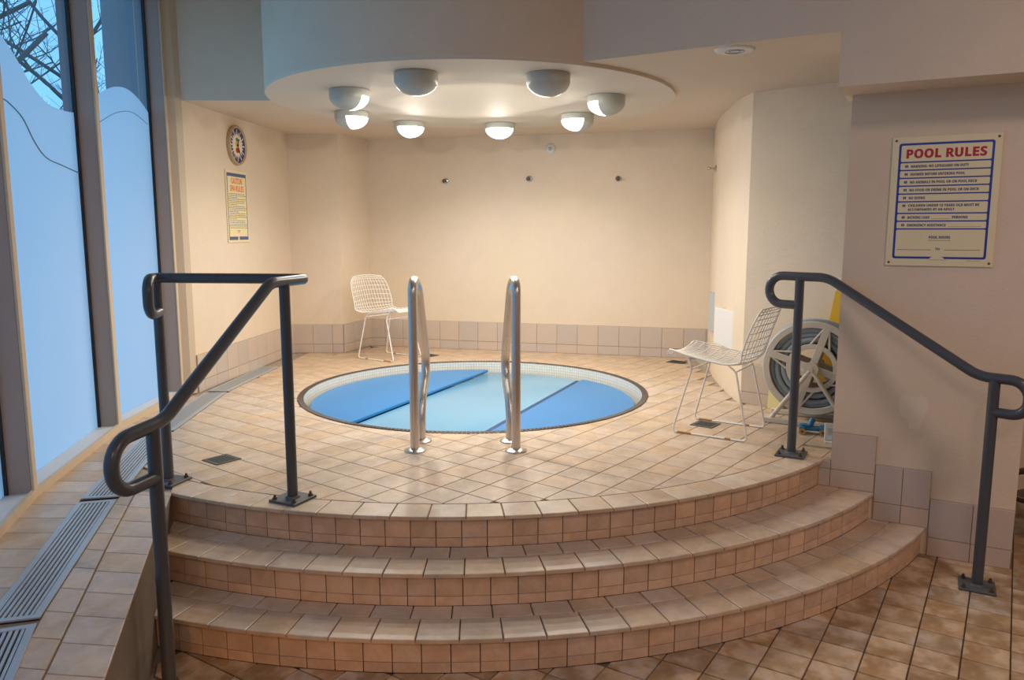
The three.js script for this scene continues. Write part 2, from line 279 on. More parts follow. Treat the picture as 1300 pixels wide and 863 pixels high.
{
  const pitch = 0.168, ang = 0.655, sq = squarePoly(pitch - 0.005, ang), variants = Array.from({ length: 14 }, () => floorPlate(sq, PL - 0.009, 0.009, 0.0015, rnd() * 5, rnd() * 5));
  const rIn = NOSE[0] - 0.168;
  const room = [[C2, C1], [C3, C2], [C4, C3], ...wing.slice(0, -1).map((p, i) => [wing[i + 1], p]), [[2.6, -4.793], C5]];
  const out = [];
  for (const [x, z] of grid(pitch, ang, [-0.233, -3.705], -2.6, 2.5, -8.6, -3.2)) {
    let poly = sq.map(([a, b]) => [a + x, b + z]); const full = poly;
    const rt = Math.hypot(x - TC[0], z - TC[1]); if (rt < TR - 0.13) continue;
    if (rt < TR + 0.14) { const n = [(x - TC[0]) / rt, (z - TC[1]) / rt]; poly = clip(poly, [TC[0] + n[0] * (TR + 0.003), TC[1] + n[1] * (TR + 0.003)], n); }
    const rs = Math.hypot(x - SC[0], z - SC[1]);
    const behind = (x - PA[0]) * pillN[0] + (z - PA[1]) * pillN[1] < 0.06 && x > 1;
    if (behind && rs > rIn - 0.05) poly = clip(poly, [PA[0] - pillN[0] * 0.002, PA[1] - pillN[1] * 0.002], [-pillN[0], -pillN[1]]);
    else if (z > -5 && rs > rIn - 0.14) { const n = [-(x - SC[0]) / rs, -(z - SC[1]) / rs]; poly = clip(poly, [SC[0] - n[0] * (rIn - 0.004), SC[1] - n[1] * (rIn - 0.004)], n); }
    if (z < -3.4) { const k = onLine(grilleLine, z), dx = onLine(grilleLine, z - 0.1) - k, l = Math.hypot(dx, 0.1), n = [0.1 / l, dx / l]; poly = clip(poly, [k + (GW / 2 + 0.002) * 1.02, z], [n[0], -n[1] * -1]); }
    for (const [a, b] of room) if (poly.length > 2 && segDist([x, z], a, b) < 0.125) { const dx = b[0] - a[0], dz = b[1] - a[1], l = Math.hypot(dx, dz); poly = clip(poly, a, [dz / l, -dx / l]); }
    { const dp = (x - PA[0]) * -pillN[0] + (z - PA[1]) * -pillN[1], du = (x - PA[0]) * U[0] + (z - PA[1]) * U[1]; if (poly.length > 2 && dp < 0.36 && du > -0.14) poly = dp < 0.26 ? clip(poly, [PA[0] - U[0] * 0.002, PA[1] - U[1] * 0.002], [-U[0], -U[1]]) : clip(poly, [PA[0] - pillN[0] * 0.262, PA[1] - pillN[1] * 0.262], [-pillN[0], -pillN[1]]); }
    // outside of every wall
    if (z < -8.5 || x > 2.35 || (x > 1.6 && z < -5.0 && x > onLine(wing.map((p) => p), Math.max(-7.5, Math.min(-5.6, z))) + 0.13 && z < -5.6 && true)) continue;
    if (x > C5[0] && z < C5[1] + (x - C5[0]) * 0.855 - 0.1) continue;
    if (z < C3[1] + (x - C3[0]) * 0.264 - 0.09 && x > C3[0] - 0.05) continue;
    if (x < C3[0] && z < C1[1] - 0.09) continue;
    if (poly.length < 3 || Math.abs(area2(poly)) < 0.0006) continue;
    const same = poly === full || (poly.length === 4 && Math.abs(Math.abs(area2(poly)) - sq.length * 0 - Math.abs(area2(full))) < 1e-9);
    out.push({ d: Math.hypot(x, z), geo: same ? variants[Math.floor(rnd() * variants.length)] : floorPlate(poly, PL - 0.009, 0.009, 0.0015, rnd() * 5, rnd() * 5), at: same ? [x, 0, z] : null });
  }
  out.sort((a, b) => a.d - b.d);
  tileParts(platform, out.slice(0, 300), MT.deck);
  const rest = out.slice(300).map((t) => { const g = t.geo.clone(); if (t.at) g.translate(...t.at); return g; });
  if (rest.length) { const m = mesh('far_tiles', merge(rest), MT.deck[1], platform); m.userData.kind = 'stuff'; }
}
// straight tiles of the window ledge
{
  const curbX = (z) => onLine(facade.slice().reverse(), z), list = [];
  const strip = (fa, fb, z0, z1, skew) => { for (let z = z0; z > z1; z -= 0.1685) { const zb = Math.max(z1, z - 0.1645), wa = fa(z), wb = fb(z); if (wb - wa < 0.015) continue; const n = Math.max(1, Math.round((wb - wa) / 0.19)); for (let k = 0; k < n; k++) { const g = 0.002, L = (f, zz, q) => { const a = fa(zz), b = fb(zz); return [a + (b - a) * q, zz]; }; const p = [L(0, z, k / n), L(0, z, (k + 1) / n), L(0, zb, (k + 1) / n), L(0, zb, k / n)]; p[0][0] += g; p[3][0] += g; p[1][0] -= g; p[2][0] -= g; p[1][1] += skew; p[2][1] += skew; list.push({ geo: floorPlate(p, PL - 0.009, 0.009, 0.0015, rnd() * 5, rnd() * 5) }); } } };
  const kneeX = (z) => onLine(knee.slice().reverse(), Math.max(z, -3.616)) + (z < -3.616 ? (z + 3.616) * 0.302 : 0);
  const gx = (z) => onLine(grilleLine, z);
  strip((z) => kneeX(z) - 0.168, (z) => kneeX(z) + 0.012, -1.05, -3.62, 0.02);
  strip((z) => gx(z) + GW / 2 + 0.004, (z) => kneeX(z) - 0.168, -1.25, -3.62, 0.012);
  strip((z) => curbX(z) + 0.002, (z) => gx(z) - GW / 2 - 0.004, -1.25, -5.8, 0);
  tileParts(platform, list, MT.ledge);
}

// ------------------------------------------------------------------ curved steps
{
  const stairs = structure('curved_stairs', 'three curved tiled steps leading up to the hot tub deck');
  const arcPts = (r, a, b, n = 60) => Array.from({ length: n + 1 }, (_, i) => onStep(r, a + (b - a) * i / n));
  for (let s = 0; s < 3; s++) {
    const top = PL - RISE * s, rn = NOSE[s], rv = rn - LIP, low = top - RISE, noseT = 0.016;
    const step = new THREE.Group(); step.name = 'step'; stairs.add(step);
    const a = limit(rn, -1) - 0.01, b = limit(rn, 1) + 0.01;
    if (s > 0) mesh('core', prism([...arcPts(rv - 0.009, a, b), ...arcPts(NOSE[s - 1] - LIP - 0.03, b, a)], 0, top - 0.01), M.grout, step);
    else mesh('core', prism([...arcPts(rv - 0.009, a, b), ...arcPts(rv - 0.04, b, a)], 0, top - noseT), M.grout, step);
    const row = (r0, r1, y, t, shift, mats) => {
      const n = Math.round((r1 * (b - a)) / 0.168), dA = (b - a) / n, gap = 0.0025 / r1;
      for (let k = -2; k <= n + 1; k++) {
        const t0 = a + dA * (k + shift) + gap, t1 = a + dA * (k + 1 + shift) - gap;
        let p = [onStep(r0, t0), onStep(r1, t0), onStep(r1, (t0 + t1) / 2), onStep(r1, t1), onStep(r0, t1)];
        p = clip(p, knee[0], kneeN); if (p.length > 2) p = clip(p, PA, pillN);
        if (p.length > 2 && Math.abs(area2(p)) > 0.0008) mesh('tread_tile', floorPlate(p, y - t, t, 0.003, rnd() * 5, rnd() * 5), pick(mats), step);
      }
    };
    row(rn - 0.165, rn, top, noseT, s * 0.37, MT.nose);
    if (s > 0) row(NOSE[s - 1] - LIP, rn - 0.169, top, 0.01, s * 0.6, MT.nose);
    // riser tiles and the strip under them
    const ra = limit(rv, -1), rb = limit(rv, 1), n = Math.round(rv * (rb - ra) / 0.114), dA = (rb - ra) / n, w = rv * dA - 0.004;
    const h1 = 0.088, h2 = RISE - noseT - h1 - 0.004, y1 = low + h2 + 0.003;
    const rect = (w, h) => [[-w / 2, 0], [w / 2, 0], [w / 2, h], [-w / 2, h]];
    const g1 = Array.from({ length: 5 }, () => plate(rect(w, h1), 0.009, 0.0015, rnd() * 5, rnd() * 5)), g2 = Array.from({ length: 4 }, () => plate(rect(w, h2), 0.009, 0.0015, rnd() * 5, rnd() * 5));
    for (let k = 0; k < n; k++) {
      const th = ra + dA * (k + 0.5), [x, z] = onStep(rv - 0.009, th);
      const m1 = mesh('riser_tile', pick(g1), pick(MT.riser), step); m1.position.set(x, y1, z); m1.rotation.y = th;
      const m2 = mesh('riser_strip', pick(g2), pick(MT.riser), step); m2.position.set(x, low + 0.001, z); m2.rotation.y = th;
    }
  }
}
// lower floor tiles
{
  const pitch = 0.167, ang = 0.575, sq = squarePoly(pitch - 0.006, ang), variants = Array.from({ length: 14 }, () => floorPlate(sq, -0.009, 0.009, 0.0015, rnd() * 5, rnd() * 5)), list = [];
  for (const [x, z] of grid(pitch, ang, [1.82, -3.394], -1.4, 3.3, -4.7, -1.9)) {
    let poly = sq.map(([a, b]) => [a + x, b + z]); const full = poly; const rs = Math.hypot(x - SC[0], z - SC[1]), R = NOSE[2] - LIP;
    const beyond = (x - along(PA, 0.868)[0]) * U[0] + (z - along(PA, 0.868)[1]) * U[1] > -0.05;
    if (!beyond && rs < R - 0.12) continue;
    if (!beyond && rs < R + 0.13) { const n = [(x - SC[0]) / rs, (z - SC[1]) / rs]; poly = clip(poly, [SC[0] + n[0] * (R + 0.001), SC[1] + n[1] * (R + 0.001)], n); }
    if (poly.length > 2 && !beyond) poly = clip(poly, PA, pillN);
    if (poly.length > 2 && x < -0.8) { const i = z < -3.034 ? 0 : z < -2.026 ? 1 : 2, a = knee[i], b = knee[i + 1], dx = b[0] - a[0], dz = b[1] - a[1], l = Math.hypot(dx, dz); poly = clip(poly, [a[0] + 0.018, a[1]], [dz / l, -dx / l]); }
    if (poly.length < 3 || Math.abs(area2(poly)) < 0.0006) continue;
    const same = Math.abs(Math.abs(area2(poly)) - Math.abs(area2(full))) < 1e-9;
    list.push({ d: Math.hypot(x - 1, z + 3.1), geo: same ? pick(variants) : floorPlate(poly, -0.009, 0.009, 0.0015, rnd() * 5, rnd() * 5), at: same ? [x, 0, z] : null });
  }
  list.sort((a, b) => a.d - b.d);
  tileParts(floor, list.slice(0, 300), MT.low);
  const rest = list.slice(300).map((t) => { const g = t.geo.clone(); if (t.at) g.translate(...t.at); return g; });
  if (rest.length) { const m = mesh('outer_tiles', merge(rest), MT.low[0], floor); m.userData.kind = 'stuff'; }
}

// ------------------------------------------------------------------ tiled baseboards
function baseboard(name, label, segs) {      // segs: [a, b, y0, heights[], width, first]
  const o = structure(name, label), cache = new Map();
  for (const [a, b, y0, rows, width, first] of segs) {
    const dx = b[0] - a[0], dz = b[1] - a[1], l = Math.hypot(dx, dz), ang = Math.atan2(-dz, dx), total = rows.reduce((s, h) => s + h, 0);
    const back = mesh('backing', box(l, total, 0.006, l / 2, total / 2, 0.003), M.wallGrout, o); back.position.set(a[0], y0, a[1]); back.rotation.y = ang;
    let y = 0;
    for (const h of rows) {
      for (let s = first ?? 0, e; s < l - 0.004; s = e) {
        e = Math.min(l, s + width); const s0 = Math.max(0, s), w = e - s0 - 0.003; if (w < 0.006) continue;
        const key = w.toFixed(3) + h.toFixed(3); if (!cache.has(key)) cache.set(key, plate([[0, 0], [w, 0], [w, h - 0.003], [0, h - 0.003]], 0.008, 0.0015, rnd(), rnd()));
        const ux = dx / l, uz = dz / l, m = mesh('tile', cache.get(key), pick(MT.base), o);
        m.position.set(a[0] + ux * (s0 + 0.0015) - uz * 0.004, y0 + y + 0.0015, a[1] + uz * (s0 + 0.0015) + ux * 0.004); m.rotation.y = ang;
      }
      y += h;
    }
  }
  return o;
}
const ROWS = [0.09, 0.205];
baseboard('baseboard_back', 'beige square wall tiles along the foot of the back wall and column', [[C1, C2, PL, ROWS, 0.2, 0], [C2, C3, PL, ROWS, 0.2, 0], [C3, C4, PL, ROWS, 0.213, -0.05]]);
baseboard('baseboard_left', 'beige square wall tiles under the clock and the notice', [[W0, C1, PL, ROWS, 0.2, -0.1]]);
baseboard('baseboard_recess', 'beige square wall tiles behind the hose reel', [[C5, [2.5, -4.879], PL, ROWS, 0.213, 0]]);
baseboard('baseboard_pillar', 'mauve-beige wall tiles stepping down beside the curved steps', [
  [along(PA, -0.062), along(PA, 0.0), PL - RISE, [0.1, 0.045], 0.2, 0],
  [PA, along(PA, 0.222), PL - RISE, [0.1, 0.208], 0.222, 0],
  [along(PA, 0.224), along(PA, 0.49), PL - 2 * RISE, [0.1, 0.205], 0.133, 0],
  [along(PA, 0.492), along(PA, 0.868), 0, [0.1, 0.208], 0.195, 0]]);

// ------------------------------------------------------------------ windows
{
  // outlines of the frosted film, s along the pane from its near end (metres), y height
  const filmTop = [
    [[-0.02, 2.33], [0.157, 2.482], [0.233, 2.533], [0.374, 2.595], [0.544, 2.645], [0.717, 2.655], [0.895, 2.61], [1.08, 2.515]],
    [[-0.02, 2.8], [0.332, 2.632], [0.485, 2.557], [0.648, 2.455], [0.835, 2.386], [0.998, 2.377], [1.152, 2.382], [1.32, 2.4]],
  ];
  const cuts = [
    [[0.05, 2.27], [0.27, 2.379], [0.518, 2.474], [0.755, 2.509], [1.002, 2.461]],
    [[0.04, 2.37], [0.271, 2.326], [0.367, 2.312], [0.514, 2.259], [0.636, 2.156], [0.774, 2.088], [0.99, 2.064], [1.25, 2.04]],
  ];
  for (let i = 0; i < facade.length - 1; i++) {
    const b = facade[i], a = facade[i + 1];                          // a is the end nearer the hall
    const dx = b[0] - a[0], dz = b[1] - a[1], l = Math.hypot(dx, dz), ang = Math.atan2(-dz, dx);
    const o = structure(`window_${i + 1}`, 'tall window with a frosted wavy film over the lower glass'); o.position.set(a[0], 0, a[1]); o.rotation.y = ang;
    // local x runs along the pane, local -z points outdoors (x to the far end, left side is outside)
    const S = -1, D = 0.115;
    mesh('sill', box(l, 0.03, D, l / 2, PL + 0.015, S * D / 2 + 0), M.sill, o);
    mesh('curb', box(l, 0.042, 0.018, l / 2, PL + 0.021, 0.0), M.trim, o);
    mesh('mullion', box(0.05, TOP - PL, 0.12, l + 0.0, (TOP + PL) / 2, S * 0.066, 0.004), M.mullion, o);
    mesh('mullion_cover', box(0.056, TOP - PL, 0.012, l + 0.0, (TOP + PL) / 2, 0.0, 0.004), M.trim, o);
    mesh('gasket', box(0.02, TOP - PL - 0.03, 0.02, l - 0.03, (TOP + PL) / 2 + 0.015, S * (D - 0.004)), M.gasket, o);
    mesh('outer_mullion', box(0.06, TOP - PL, 0.05, l, (TOP + PL) / 2, S * 0.15), M.exterior, o);
    mesh('pane', box(l - 0.03, TOP - PL - 0.03, 0.006, l / 2, (TOP + PL) / 2 + 0.015, S * D).toNonIndexed ? new THREE.PlaneGeometry(l - 0.03, TOP - PL - 0.03).translate(l / 2, (TOP + PL) / 2 + 0.015, S * (D + 0.006)) : null, M.glass, o);
    const ft = filmTop[i % 2].map(([s, y]) => V2(s, y)), sh = new THREE.Shape(); sh.moveTo(0.015, PL + 0.03); sh.lineTo(0.015, ft[0].y);
    const sp = new THREE.SplineCurve(ft).getPoints(40).filter((p) => p.x > 0.02 && p.x < l - 0.03); for (const p of sp) sh.lineTo(p.x, p.y);
    sh.lineTo(l - 0.02, sp[sp.length - 1].y); sh.lineTo(l - 0.02, PL + 0.03);
    mesh('frosted_film', new THREE.ShapeGeometry(sh).translate(0, 0, S * (D + 0.001)), M.film, o);
    const cp = new THREE.SplineCurve(cuts[i % 2].map(([s, y]) => V2(s, y))).getPoints(40).filter((p) => p.x < l - 0.03).map((p) => V3(p.x, p.y, S * (D - 0.0005)));
    mesh('film_seam', sweep(cp, i % 2 ? 0.0035 : 0.002, 5), M.filmLine, o);
  }
  structure('trim_1', 'beige upright trim between the last window and the cream wall', prism([[-2.53, -5.86], [-2.475, -5.885], W0, [-2.6, -5.95], [-2.66, -5.86]], PL, TOP), M.trim);
  structure('wall_window_end', 'outer wall past the last window', box(0.36, TOP, 0.25, -2.82, TOP / 2, -6.06), M.exterior);
}

// ------------------------------------------------------------------ outdoors
{
  structure('ground_outside', 'dull ground outside the windows', box(40, 0.1, 60, -23.2, -0.6, -12), std(lin(0.16, 0.18, 0.2), 0.95));
  function tree(pos, h, label, sd) {
    seed = sd; const geos = [], limbs = [];
    const grow = (p, dir, len, r, lev) => {
      const n = 4, pp = [p.clone()]; let d = dir.clone(), q = p.clone();
      for (let i = 0; i < n; i++) { d.add(V3(rr(-1, 1), rr(-0.4, 0.6), rr(-1, 1)).multiplyScalar(lev ? 0.2 : 0.08)).normalize(); q = q.clone().addScaledVector(d, len / n); pp.push(q); }
      (lev === 0 ? geos : limbs).push(sweep(pp, r, lev > 2 ? 4 : 6, false));
      if (lev < 4) { const k = lev === 0 ? 8 : lev < 3 ? 4 : 3; for (let i = 0; i < k; i++) { const t = lev === 0 ? 0.25 + 0.75 * i / k : 0.2 + 0.8 * i / k, s = Math.min(n - 1, Math.floor(t * n)), at = pp[s].clone().lerp(pp[s + 1], t * n - s); const az = rnd() * 6.28, out = V3(Math.cos(az), rr(0.1, 0.9), Math.sin(az)).normalize(); grow(at, d.clone().multiplyScalar(0.45).add(out).normalize(), len * rr(0.42, 0.6), r * (lev > 1 ? 0.5 : 0.36), lev + 1); } }
    };
    grow(V3(0, 0, 0), V3(0, 1, 0), h, h * 0.018, 0);
    const o = thing('bare_tree', label, 'tree', pos, 0, 'bare trees outside'); mesh('trunk', merge(geos), M.bark, o); mesh('branches', merge(limbs), M.bark, o);
  }
  tree([-8.3, -0.55, -10.4], 5.6, 'leafless dark tree standing closest to the tall windows', 11);
  tree([-13.2, -0.55, -17.0], 7.5, 'leafless dark tree halfway across the ground outside', 29);
  tree([-13.4, -0.55, -26.5], 9, 'leafless dark tree far away outside the windows', 83);
  seed = 777;
}

// ------------------------------------------------------------------ floor grilles along the windows
for (let i = 0; i < grilleLine.length - 1; i++) {
  const a = grilleLine[i], b = grilleLine[i + 1], dx = b[0] - a[0], dz = b[1] - a[1], l = Math.hypot(dx, dz) - 0.05, ang = Math.atan2(-dz, dx);
  const where = ['under the window beside the hall', 'longest in front of the lower handrail end', 'behind the looped handrail post', 'in front of the last frosted window', 'along the tiles under the notice'][i];
  const o = thing('floor_grille', `long aluminium slotted floor grille ${where}`, 'grille', [(a[0] + b[0]) / 2, PL, (a[1] + b[1]) / 2], ang, 'floor grilles along the windows');
  const w = GW, f = 0.024, t = 0.006;
  mesh('frame', merge([box(l, t, f, 0, t / 2 - 0.001, w / 2 - f / 2), box(l, t, f, 0, t / 2 - 0.001, -w / 2 + f / 2), box(f, t, w - 2 * f, l / 2 - f / 2, t / 2 - 0.001, 0), box(f, t, w - 2 * f, -l / 2 + f / 2, t / 2 - 0.001, 0)]), M.alu, o);
  mesh('recess', box(l - 0.01, 0.001, w - 0.01, 0, -0.0075, 0), M.slot, o);
  const n = 7, span = w - 2 * f, bar = box(l - 2 * f, 0.009, 0.0095, 0, 0, 0);
  for (let k = 0; k < n; k++) mesh('slat', bar, M.alu, o).position.set(0, -0.001, -span / 2 + span * (k + 0.5) / n);
}
// floor drains
for (const [x, z, label] of [[-1.6, -4.145, 'square dark floor drain in the deck near the looped handrail'], [1.26, -4.93, 'square dark floor drain under the wire chair by the hose reel'], [1.58, -7.36, 'square dark floor drain at the foot of the curved wall'], [-0.84, -7.75, 'square dark floor drain beside the wire chair at the column']]) {
  const o = thing('floor_drain', label, 'drain', [x, PL, z], -0.655), g = box(0.15, 0.004, 0.15, 0, 0.002, 0);
  mesh('plate', g, M.drain, o); mesh('slots', merge(Array.from({ length: 7 }, (_, k) => box(0.11, 0.001, 0.006, 0, 0.0045, -0.048 + 0.016 * k))), M.slot, o);
}

// ------------------------------------------------------------------ hot tub and its cover
{
  const tub = thing('hot_tub', 'round sunken hot tub with white tiled wall and dark mosaic rim', 'hot tub', [TC[0], PL, TC[1]]);
  const wall = new THREE.CylinderGeometry(TR - 0.045, TR - 0.045, 0.85, 96, 1, true).translate(0, -0.425, 0); { const uv = wall.attributes.uv; for (let i = 0; i < uv.count; i++) uv.setXY(i, uv.getX(i) * 8.26, uv.getY(i) * 0.85); }
  mesh('wall', wall, M.tubTile, tub); mesh('bottom', new THREE.CircleGeometry(TR - 0.045, 64).rotateX(-Math.PI / 2).translate(0, -0.85, 0), M.tubTile, tub);
  mesh('rim_bed', new THREE.LatheGeometry([V2(TR - 0.045, -0.006), V2(TR - 0.045, -0.002), V2(TR - 0.001, -0.002), V2(TR - 0.001, -0.006)], 96), M.groutLight, tub);
  const n = 300, list = [], q = plate([[-0.0115, 0], [0.0115, 0], [0.0115, 0.041], [-0.0115, 0.041]], 0.008, 0.003).rotateX(-Math.PI / 2);
  for (let k = 0; k < n; k++) { const a = k / n * Math.PI * 2; list.push(q.clone().translate(0, -0.003, TR - 0.003).rotateY(a)); }
  const m = mesh('rim_mosaic', merge(list), M.rimTile, tub); m.userData.kind = 'stuff'; m.userData.label = 'dark brown mosaic rim with pale joints';
  mesh('water', new THREE.CylinderGeometry(TR - 0.047, TR - 0.047, 0.68, 64).translate(0, -0.5, 0), M.water, tub);

  // three floating panels of the cover
  const c = [-0.31, -6.075], R = 1.262, disc = circle(c, R, 110);
  const L = [[-0.222, -7.35], [-1.09, -5.36]], Rr = [[0.675, -7.03], [-0.159, -5.08]];
  const nrm = (p, q, s) => { const dx = q[0] - p[0], dz = q[1] - p[1], l = Math.hypot(dx, dz); return [-dz / l * s, dx / l * s]; };
  const soft = (poly, y, t, r) => { const s = new THREE.Shape(poly.map(([x, z]) => V2(x, -z))); return new THREE.ExtrudeGeometry(s, { depth: t - 2 * r, bevelEnabled: true, bevelSize: r, bevelThickness: r, bevelSegments: 3, bevelOffset: -r }).rotateX(-Math.PI / 2).translate(0, y - t + r, 0); };
  const smooth = (g) => toCreasedNormals(g, 0.7);
  const nl = nrm(L[0], L[1], 1), nR = nrm(Rr[0], Rr[1], 1);
  const left = clip(disc, L[0], nl), rightP = clip(disc, Rr[0], [-nR[0], -nR[1]]);
  let mid = clip(disc, [L[0][0] - nl[0] * 0.002, L[0][1] - nl[1] * 0.002], [-nl[0], -nl[1]]); mid = clip(mid, [Rr[0][0] + nR[0] * 0.045, Rr[0][1] + nR[1] * 0.045], nR);
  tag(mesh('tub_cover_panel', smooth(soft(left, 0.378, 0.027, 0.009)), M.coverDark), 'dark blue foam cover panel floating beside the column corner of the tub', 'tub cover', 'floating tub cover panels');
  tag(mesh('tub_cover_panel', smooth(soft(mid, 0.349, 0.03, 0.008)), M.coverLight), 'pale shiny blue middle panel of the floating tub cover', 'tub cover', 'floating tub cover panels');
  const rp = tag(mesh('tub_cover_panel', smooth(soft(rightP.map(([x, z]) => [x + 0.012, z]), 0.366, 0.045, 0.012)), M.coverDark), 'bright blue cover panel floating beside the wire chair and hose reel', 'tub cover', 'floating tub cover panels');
  { // the fold along the edge of the last panel
    const e = rightP.filter(([x, z]) => Math.abs((x - Rr[0][0]) * nR[0] + (z - Rr[0][1]) * nR[1]) < 1e-6), [p, q] = [e[0], e[e.length - 1]], dx = q[0] - p[0], dz = q[1] - p[1], l = Math.hypot(dx, dz);
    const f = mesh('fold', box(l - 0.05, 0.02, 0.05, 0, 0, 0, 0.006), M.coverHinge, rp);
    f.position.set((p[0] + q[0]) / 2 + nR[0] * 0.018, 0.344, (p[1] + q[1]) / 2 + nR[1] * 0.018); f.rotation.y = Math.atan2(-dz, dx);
  }
}

// ------------------------------------------------------------------ ring of lamps
[[-0.572, -4.80, 'showing its back, nearer the windows'], [0.218, -4.84, 'showing its back, next to the slanted soffit'], [-1.09, -5.37, 'beside the flat soffit over the window end'], [0.66, -5.61, 'toward the curved wall and the ceiling speaker'], [-1.274, -6.34, 'toward the clock wall'], [0.53, -6.47, 'toward the wall holes and the round detector'], [-0.895, -6.93, 'before the column corner'], [-0.104, -7.03, 'before the middle of the plain back wall']].forEach(([x, z, where], i) => {
  const dx = DC[0] - x, dz = DC[1] - z, turn = Math.atan2(dx, dz), y = CE - 0.022;
  const o = thing('dome_lamp', `grey half-dome ceiling lamp ${where}`, 'ceiling lamp', [x, y, z], turn, 'ring of dome lamps');
  const R = 0.132, prof = []; for (let k = 0; k <= 14; k++) { const a = k / 14 * Math.PI / 2; prof.push(V2(Math.max(0.0005, R * Math.sin(a)), -0.045 - 0.088 * Math.cos(a))); }
  const open = 2.55;                                                     // radians of dome facing the middle of the ring; lathe angle 0 is +z
  mesh('collar', new THREE.LatheGeometry([V2(0.02, 0), V2(R - 0.004, 0), V2(R, -0.004), V2(R, -0.045), V2(R - 0.004, -0.046)], 40), M.lampShell, o);
  mesh('shell', new THREE.LatheGeometry(prof, 40, open / 2, Math.PI * 2 - open), M.lampShell, o);
  mesh('lens', new THREE.LatheGeometry(prof.map((p) => V2(p.x * 0.985, -0.046 + (p.y + 0.045) * 0.985)), 26, -open / 2, open), M.lens, o);
  const ra = new THREE.RectAreaLight(SPA_LAMP.color, SPA_LAMP.intensity, 0.1, 0.08); ra.position.set(0, -0.12, 0.096); ra.rotation.x = -1.97; ra.name = 'dome_lamp_light'; o.add(ra);
});
// added hall lamps, unseen behind the camera, to brighten steps and soffit
for (const [x, z, label] of [[2.6, -1.3, 'added unseen ceiling panel lamp above the foot of the stairs'], [0.3, 1.2, 'added unseen ceiling panel lamp in the middle of the hall'], [4.4, 0.9, 'added unseen ceiling panel lamp at the far hall wall']]) {
  const o = thing('added_panel_lamp', label, 'ceiling lamp', [x, TOP, z]);
  mesh('housing', box(0.64, 0.04, 0.64, 0, -0.02, 0, 0.006), M.white, o); mesh('diffuser', box(0.58, 0.006, 0.58, 0, -0.043, 0), M.addedPanelGlow, o);
  const ra = new THREE.RectAreaLight(ADDED_ROOM_LAMP.color, ADDED_ROOM_LAMP.intensity, 0.58, 0.58); ra.position.set(0, -0.05, 0); ra.rotation.x = -Math.PI / 2; o.add(ra);
}
{
  const o = thing('added_amber_lamp', 'added unseen amber lamp in the low wall under the ledge', 'added wall lamp', [-1.03, 0.26, -1.63], 1.866);  // added out of view, gives the orange glow on floor and steps
  mesh('bezel', box(0.16, 0.09, 0.014, 0, 0, 0.012, 0.004), M.white, o); mesh('glow', box(0.13, 0.06, 0.006, 0, 0, 0.018), M.addedAmberGlow, o);
  const sl = new THREE.SpotLight(ADDED_AMBER_LAMP.color, ADDED_AMBER_LAMP.intensity, 0, 0.75, 1, 2); sl.position.set(0, 0, 0.035); sl.target.position.set(0.85, -0.32, 0.5); sl.castShadow = true; o.add(sl); o.add(sl.target);
}

// ------------------------------------------------------------------ handrails
const PR = 0.0245;
function footPlate(parent, x, y, z, turn) {
  const g = new THREE.Group(); g.name = 'base_plate'; g.position.set(x, y, z); g.rotation.y = turn; parent.add(g);
  mesh('flange', merge([box(0.155, 0.012, 0.155, 0, 0.006, 0, 0.003), cyl(0.03, 0.036, 0.012, 20, 0, 0.016, 0)]), M.railPlate, g);
  for (const [a, b] of [[-1, -1], [1, -1], [1, 1], [-1, 1]]) mesh('bolt', merge([cyl(0.011, 0.011, 0.009, 6, a * 0.057, 0.0165, b * 0.057), cyl(0.006, 0.006, 0.018, 8, a * 0.057, 0.024, b * 0.057)]), M.bolt, g);
}
{
  const P0 = [1.573, -4.243], w = [0.681, 0.732], at = (t, y) => [P0[0] + w[0] * t, y, P0[1] + w[1] * t];
  const o = thing('handrail', 'dark blue-grey tube handrail beside the pool rules wall', 'handrail', [P0[0], 0, P0[1]]);
  const sub = (p) => [p[0] - P0[0], p[1], p[2] - P0[1], ...p.slice(3)];
  mesh('rail', pipe([at(-0.01, 1.293), [...at(-0.178, 1.293), 0.078], [...at(-0.178, 1.45), 0.078], [...at(0.155, 1.45), 0.045], [...at(0.905, 1.022), 0.045], [...at(1.115, 1.022), 0.08], [...at(1.115, 0.862), 0.08], at(0.98, 0.862)].map(sub), PR, 0.07), M.rail, o);
  mesh('post', pipe([at(0, PL), at(0, 1.445)].map(sub), PR), M.rail, o); mesh('post', pipe([at(0.973, 0), at(0.973, 1.015)].map(sub), PR), M.rail, o);
  footPlate(o, 0, PL, 0, -0.5); { const p = sub(at(0.973, 0)); footPlate(o, p[0], 0, p[2], -0.5); }
}
